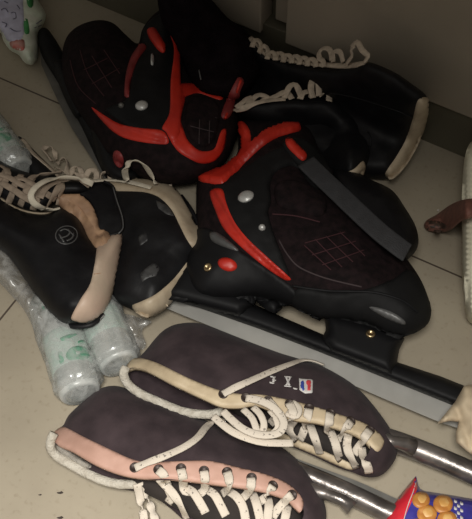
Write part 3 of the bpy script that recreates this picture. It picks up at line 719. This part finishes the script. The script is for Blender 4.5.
lace_run(TT, C, [
    [(90, 186, .004), (76, 180, .006), (58, 182, .006), (46, 188, .006), (40, 198, .006)],
    [(34, 192, .003), (28, 184, .004), (34, 176, .008), (48, 174, .012), (62, 172, .010)],
    [(20, 206), (24, 196, .004), (28, 186, .004), (34, 176, .002)],
    [(33, 210), (36, 200, .004), (40, 190, .004), (46, 180, .002)],
    [(46, 211), (50, 202, .004), (56, 192, .004), (62, 182, .002)],
    [(8, 204), (12, 194, .004), (15, 184, .004), (22, 174, .002)],
    [(-4, 198), (0, 188, .004), (2, 178, .004), (8, 168, .002)],
    [(58, 205), (60, 196, .004), (62, 186, .004), (58, 178, .002)],
    [(0, 182, .004), (14, 190, .006), (26, 198, .004), (40, 204, .003)],
    [(-10, 174, .004), (6, 176, .006), (20, 184, .004), (34, 190, .003)],
    [(14, 178, .004), (26, 180, .006), (44, 192, .004), (56, 200, .003)],
    [(0, 165, .004), (8, 172, .006), (4, 184, .004)],
], m=M['lace_grid'], arch=0, width=.0088)
lace_run(TT, C, [[(93, 184, .012), (80, 179, .018), (64, 177.5, .022), (48, 180, .024), (37, 186, .024), (31, 194, .022), (33, 202, .02), (42, 208, .016), (52, 210, .012), (60, 208, .010)]], m=M['lace_loop'], arch=0, width=.0085, th=.003)
pillow('blade_post', [(74, 314), (86, 316), (92, 336), (93, 352), (86, 352), (80, 340)], M['inside'], C, zb=.004, zc=.014, zt=.03, R=5, step=3)
settle(C, P(60, 270, 0))

# ------------------------------------------------------------------ back pair by the wall
E = thing('ice_skate', 'black leather skate with long cream heel strip, lying closest to the wall', 'ice skate', 'pair of black leather skates by the wall')
E_body = pillow('upper', [(215, 40), (240, 40), (254, 42), (268, 54), (297, 63), (330, 68), (350, 67), (368, 62), (394, 72), (412, 84), (427, 97), (427, 116), (419, 141), (407, 163), (392, 178), (370, 178), (350, 176), (300, 150), (250, 110), (215, 80)],
                M['leather'], E, zb=.003, zc=lambda x, y: .014+math.log1p(math.exp((.417*(x-81)-y+4)/6))*6*.0025, zt=.045, R=30, step=4, wr=.003, wf=30, ctrl=[(230, 60, .6), (400, 130, 1), (320, 90, .9)])
T = [E_body]
patch('heel_counter', [(418, 100), (428, 98.5), (427.5, 116), (419.5, 141), (406, 165), (392, 179), (385, 174), (396, 157), (406, 139), (413, 118)], T, M['bone'], E, th=.003)
ribbon('eyelet_strip', [(250, 38), (258, 45), (266, 54), (280, 58), (297, 61.5), (320, 64.5), (348, 66), (366, 63)], T, M['lace_dull'], E, .0085, .004, .003, hs=E_body)
for k, (x, y) in enumerate([(256, 41), (263, 47), (271, 53), (279, 54), (287, 56), (295, 57), (303, 58.5), (311, 60), (319, 60)]):
    ribbon('lace', [(x-4, y+6, 0), (x-1, y-1, .003), (x+4, y+1, .004), (x+5, y+7, 0)], T, M['lace_dull'], E, .0075, .0025, .005, hs=E_body)
lace_run(T, E, [[(320, 60, .002), (319, 53, .008), (324, 48, .012), (330, 50, .010), (332, 60, .004)], [(333, 62, .002), (334, 52, .008), (340, 52, .008), (343, 62, .002)],
                [(346, 64, .002), (352, 56, .010), (351, 50, .012), (355, 45, .014)], [(351, 47, .014), (357, 42, .016), (362, 50, .012), (368, 56, .006), (364, 62, .002)]], m=M['lace_dull'], arch=0, width=.0078, hs=E_body, off=.005)
ribbon('seam', [(330, 93), (352, 97), (376, 104), (400, 112), (413, 118)], T, M['leather_old'], E, .0014, .0016, .0006, K=6)
settle(E, P(340, 120, 0))
Fk = thing('ice_skate', 'black leather skate between the wall side skate and the buckled skate, white tip showing', 'ice skate', 'pair of black leather skates by the wall')
F_body = pillow('upper', [(226, 104), (240, 100), (258, 99), (280, 98), (306, 97), (330, 98), (348, 106), (362, 122), (370, 144), (366, 166), (350, 180), (330, 184), (300, 176), (262, 140), (236, 118)],
                M['leather'], Fk, zb=.003, zc=lambda x, y: max(.012, .025+(125-y)*.0018)+.045*min(1, max(0, (x-320)/30))*min(1, max(0, (y-110)/40)), zt=.028, R=22, step=4, wr=.003, wf=30)
T = [F_body]
patch('heel_counter', [(363, 161), (365, 170), (360, 178), (350, 180), (343, 174), (354, 169)], T, M['bone'], Fk, th=.003, R=1.5)
lace_run([F_body], Fk, [[(236, 108, .002), (243, 102, .004), (250, 97, .005), (248, 106, .003)], [(250, 102, .003), (258, 95, .005), (267, 97, .004), (262, 101, 0)], [(266, 100, .002), (276, 96, .004), (286, 92, .006), (292, 99, .001)],
                        [(284, 98, .002), (290, 86, .012), (296, 85, .012), (301, 96, .004)], [(300, 99, .002), (303, 93, .008), (310, 92, .006), (312, 98, .001)],
                        [(313, 98, .002), (311, 88, .014), (313, 80, .018), (318, 82, .018), (319, 96, .004)], [(318, 96, .002), (324, 91, .006), (329, 94, .005), (329, 101, .0)],
                        [(232, 110, .002), (244, 108, .003), (256, 103, .004), (272, 100, .003), (286, 99, .002)]], m=M['lace_dull'], arch=0, width=.0088, hs=F_body, off=.004)
ribbon('edge_line', [(368, 132), (371, 142), (368, 152)], [E_body], M['leather_old'], Fk, .002, .002, .001, K=6)  # thin raised line of scuffed leather beside the skate's right edge
settle(Fk, P(300, 150, 0))

# ------------------------------------------------------------------ wrapped bottles
def bottle(label, A0, A1, r, lab=(.30, .72), green=True, group=None, wrap=True):
    t = thing('wrapped_bottle', label, 'bottle', group)
    a = P(*A0, r+.001); b = P(*A1, r+.001); ax = (a-b); L = ax.length; ax.normalize()   # b is the base, nearest the viewer
    pr_ = [(.001, .004), (r*.6, .002), (r*.86, 0), (r*.97, .003), (r, .010), (r, L*.25), (r*.975, L*.27), (r*.975, L*.70), (r, L*.72), (r*.98, L*.82), (r*.7, L*.92), (r*.45, L), (r*.42, L+.02), (.001, L+.021)]
    bd = lathe('bottle_body', pr_, b, ax, M['bottle'], t, 40)
    lp = [(r*.98, L*lab[0]), (r*1.012, L*lab[0]+.0005)]+[(r*1.012, L*(lab[0]+(lab[1]-lab[0])*k/6)) for k in range(1, 6)]+[(r*1.012, L*lab[1]-.0005), (r*.98, L*lab[1])]
    lb = lathe('label_band', lp, b, ax, M['label_w'], t, 40)
    lathe('bottle_cap', [(r*.02, L+.018), (r*.44, L+.019), (r*.5, L+.021), (r*.5, L+.034), (r*.44, L+.036), (r*.02, L+.036)], b, ax, M['label_g'], t, 24)
    if wrap:
        N = 46; K = 56; V = []; F = []; q = ax.to_track_quat('Z', 'Y')
        for i in range(N):
            h = -.006+(L+.05)*i/(N-1); k0 = min(1, (i/(N-1))*9)**.5
            rr0 = (r*1.05+.002)*k0*(1 if i < N*.85 else 1-.5*(i-N*.85)/(N*.15))
            for k in range(K):
                an = 2*math.pi*k/K; c = Vector((math.cos(an), math.sin(an), 0))
                nz = noise.fractal(Vector((c.x*2.2, c.y*2.2, h*22+A0[0])), 1, 2, 4)
                ridge = abs(noise.noise(Vector((c.x*4, c.y*4, h*30+A0[0]))))
                rr = rr0*(1+.04*nz)+.0045*ridge*k0
                p = b+q @ Vector((c.x*rr, c.y*rr, h))
                p.z = max(p.z, .0008); V.append(p)
        for i in range(N-1):
            for k in range(K): l = (k+1) % K; F.append((i*K+k, i*K+l, (i+1)*K+l, (i+1)*K+k))
        mesh_obj('plastic_wrap', V, F, M['film_white'], t)
    return t, bd, lb
t1, bd, lb = bottle('wrapped bottle with green print on its white label, lying by the suede skate collars', (57, 320), (81, 395), .0245, (.30, .76))
for o in ([(66, 354), (72, 347), (82, 346), (88, 350), (90, 356), (84, 360), (74, 361), (67, 359)], [(60, 338), (70, 334), (78, 334), (70, 338), (62, 341)], [(72, 363), (84, 362), (88, 365), (78, 367)], [(58, 352), (62, 352), (64, 362), (60, 364)],
          [(78, 341), (84, 340), (85, 343), (79, 344)]):
    patch('label_print', o, [lb], M['label_g'], lb, th=.0006, step=2, R=1, sink=.0005)
for o in ([(74, 352), (79, 350), (81, 353), (77, 356)], [(83, 353), (86, 354), (84, 357), (81, 357)]):
    patch('label_print', o, [lb], M['label_w'], lb, th=.0011, step=2, R=1, sink=.0002)
settle(t1, P(75, 370, 0))
t2, bd, lb = bottle('wrapped bottle without visible print, lying under the black heels', (96, 308), (120, 366), .0245, (.45, .9))
settle(t2, P(112, 350, 0))
t3, bd, lb = bottle('wrapped bottle with green label at the left edge above the left laces', (-20, 118), (20, 172), .022, (.25, .75))
for o in ([(-2, 135), (6, 132), (12, 136), (9, 141), (2, 143), (-3, 148)], [(-6, 152), (2, 146), (4, 150), (-4, 158)], [(0, 128), (5, 127), (4, 130), (0, 131)]):
    patch('label_print', o, [lb], M['label_g'], lb, th=.0006, step=2, R=1, sink=.0005)
settle(t3, P(0, 150, 0))
# film sheet around the neck end, on the floor
def film(name, outline, zt, label=None, seed=0, zc=.004, step=4, m=None):
    def zf(x, y, z):
        return max(.0006, z+.012*abs(noise.noise(Vector((x*.05+seed, y*.05, 1))))+.006*noise.noise(Vector((x*.16, y*.16, seed))))
    o = pillow(name, outline, m or M['film'], None, zc=zc, zt=zt, R=12, step=step, shell=.0006, zfun=zf)
    return o
f = film('plastic_wrap', [(-40, 215), (-10, 222), (4, 236), (24, 272), (40, 300), (52, 316), (66, 324), (74, 334), (60, 346), (46, 352), (36, 334), (24, 310), (10, 294), (-6, 278), (-40, 262)], .034, step=3)
tag(f, 'loose clear plastic film on the floor left of the badge skate', 'plastic film')
f = film('plastic_wrap', [(92, 326), (100, 318), (112, 318), (126, 314), (140, 318), (152, 322), (142, 330), (146, 346), (134, 350), (128, 334), (112, 330), (98, 334)], .03, seed=4, zc=.012, step=3)
tag(f, 'crumpled clear plastic film under the scuffed black heel', 'plastic film')

# ------------------------------------------------------------------ packaging, top left
pk = thing('plastic_packet', 'lavender and green printed plastic package in the top left corner', 'package')
pb = pillow('packet_body', [(-30, -30), (32, -30), (38, 0), (43, 8), (46, 16), (42, 27), (38, 33), (38, 46), (37, 58), (32, 65), (24, 62), (19, 55), (10, 50), (3, 40), (0, 32), (-30, 20)], M['pale'], pk, zb=.002, zc=.014, zt=.04, R=14, step=3, wr=.005, wf=45)
T = [pb]
patch('printed_panel', [(-28, -28), (22, -28), (23, 0), (24, 20), (23, 38), (12, 42), (4, 38), (0, 30), (-28, 16)], T, M['lav'], pk, th=.0008, R=1)
patch('printed_stripe', [(27, -10), (33, -10), (33, 6), (30, 8), (27, 4)], T, M['grn'], pk, th=.0012, R=1)
patch('printed_stripe', [(23.5, 20), (27.5, 19), (29.5, 33), (25, 34)], T, M['grn'], pk, th=.0012, R=1)
patch('printed_patch', [(10, 42), (16, 40), (24, 40), (24, 50), (17, 50), (11, 47)], T, M['redf'], pk, th=.0012, R=1)
for s in ([(1, 10), (5, 8), (8, 12)], [(11, 13), (15, 12), (16, 18), (13, 19)], [(2, 22), (7, 24), (5, 27)], [(10, 28), (15, 31), (21, 31)], [(17, 5), (20, 9)], [(4, 1), (8, 3)], [(36, 24), (42, 20)], [(34, 28), (42, 25)]):
    ribbon('printing', s, T, M['ink'], pk, .0013, .0008, .0014, K=6)
settle(pk, P(15, 20, 0))

# ------------------------------------------------------------------ right side: bag, strap end, paper, snack packet
bg_ = pillow('cream_bag', [(478, 138), (470, 143), (465, 156), (463, 175), (462, 200), (463, 230), (463, 262), (466, 290), (470, 312), (500, 322), (560, 300), (570, 200), (540, 140), (500, 130)], M['bag'], None, zb=.002, zc=.07, zt=.10, R=12, step=3,
             zfun=lambda x, y, z: z+.0035*math.sin(x*1.3+.01*y))
tag(bg_, 'cream bag cut off by the right edge of the photo', 'bag')
br = thing('leather_strap', 'red-brown strap end with dark worn tip, lying across the cream bag', 'strap')
bb = pillow('strap_body', [(424, 225), (427, 220), (436, 215), (450, 205), (462, 200), (476, 198), (510, 196), (512, 210), (476, 217), (462, 221), (452, 229), (444, 232), (434, 232), (427, 230)], M['brown'], br, zb=.002, zc=.01, zt=.022, R=8, step=2.5, wr=.003, wf=90,
            zfun=lambda x, y, z: z+max(0, min(1, (x-440)/26))**1.3*.115)
patch('worn_tip', [(425, 225), (428, 221), (438, 221), (447, 226), (442, 232), (434, 232), (427, 230)], [bb], M['brown_dk'], br, th=.0003, R=2)
settle(br, P(450, 215, 0))
sp_ = lathe('paper_speck', [(.0002, 0), (.0016, .0002), (.0018, .001), (.001, .0018), (.0002, .002)], P(438, 210.5, 0), (0, 0, 1), M['gum'], None, 10, .4)
tag(sp_, 'tiny white speck on the floor by the red-brown strap tip', 'speck')

pap = pillow('paper_scrap', [(464, 386), (474, 384), (500, 388), (505, 420), (500, 460), (476, 458), (468, 452), (456, 442), (456, 432), (459, 422), (450, 421), (437, 424), (445, 414), (455, 402)], M['paper'], None, zb=.03, zc=.045, zt=.06, R=10, step=2.5, sm=False,
             zfun=lambda x, y, z: z+.010*abs(math.sin((x-y*.35)*.12))+.004*noise.noise(Vector((x*.1, y*.1, 0))), shell=.0015)
tag(pap, 'crumpled beige paper covering the end of the long steel blade', 'paper')
sn = thing('snack_packet', 'red and blue snack packet printed with orange balls, bottom right corner', 'snack packet')
sb = pillow('packet_body', [(416, 476), (419, 488), (424, 491), (450, 495), (490, 502), (530, 520), (520, 600), (440, 590), (385, 560), (380, 530), (388, 510), (402, 493)], M['pk_blue'], sn, zb=.001, zc=.012, zt=.034, R=20, step=3.5, wr=.003, wf=50, sm=False)
T = [sb]
patch('red_panel', [(415.5, 477), (418, 488), (413, 499), (404, 519), (396, 545), (384, 556), (381, 530), (389, 509), (402, 493)], T, M['pk_red'], sn, th=.0008, sm=False, R=1)
for (x, y, r) in [(421, 500, 9), (443, 504, 10), (427, 514, 10), (447, 520, 10), (433, 530, 10), (417, 526, 8)]:
    patch('ball_print', ellipse(x, y, r, r*.95, 0), T, M['pk_org'], sn, th=.0014+.0002*(r % 3), R=2)
    patch('ball_print', ellipse(x+.8, y-1, r*.7, r*.66, 0), T, M['pk_yel'], sn, th=.0020+.0002*(r % 3), R=2)
for i in range(3):
    for j in range(6):
        if (i+j) % 2 == 0:
            x, y = 454+i*3.1, 499+j*3.6+i*1.1
            patch('check_print', [(x, y), (x+3, y+1), (x+3, y+4.4), (x, y+3.4)], T, M['wht'], sn, th=.001, sm=False, step=2, R=.5)
ribbon('printing', [(416, 482), (413, 492), (408, 505), (404, 519)], T, M['wht'], sn, .001, .0008, .0012, K=6)
settle(sn, P(440, 520, 0))

# crumbs on the floor in front
for (x, y, a, b, lab) in [(40, 495, .0012, .0010, 'tiny dark crumb on the floor, leftmost of the three crumbs'), (60, 493, .0022, .0010, 'elongated dark crumb on the floor right of the leftmost tiny crumb'),
                          (60, 518, .0022, .0012, 'dark crumb at the bottom edge of the photo')]:
    c = lathe('crumb', [(.0002, 0), (a, .0002), (a*1.1, b*.6), (a*.6, b), (.0002, b*1.05)], P(x, y, 0), (0, 0, 1), M['crumb'], None, 10, .6)
    c.data.transform(Matrix.Translation(P(x, y, 0)) @ Matrix.Diagonal((1.6, .6, 1, 1)) @ Matrix.Translation(-P(x, y, 0)))
    tag(c, lab, 'crumb', 'crumbs on the floor')
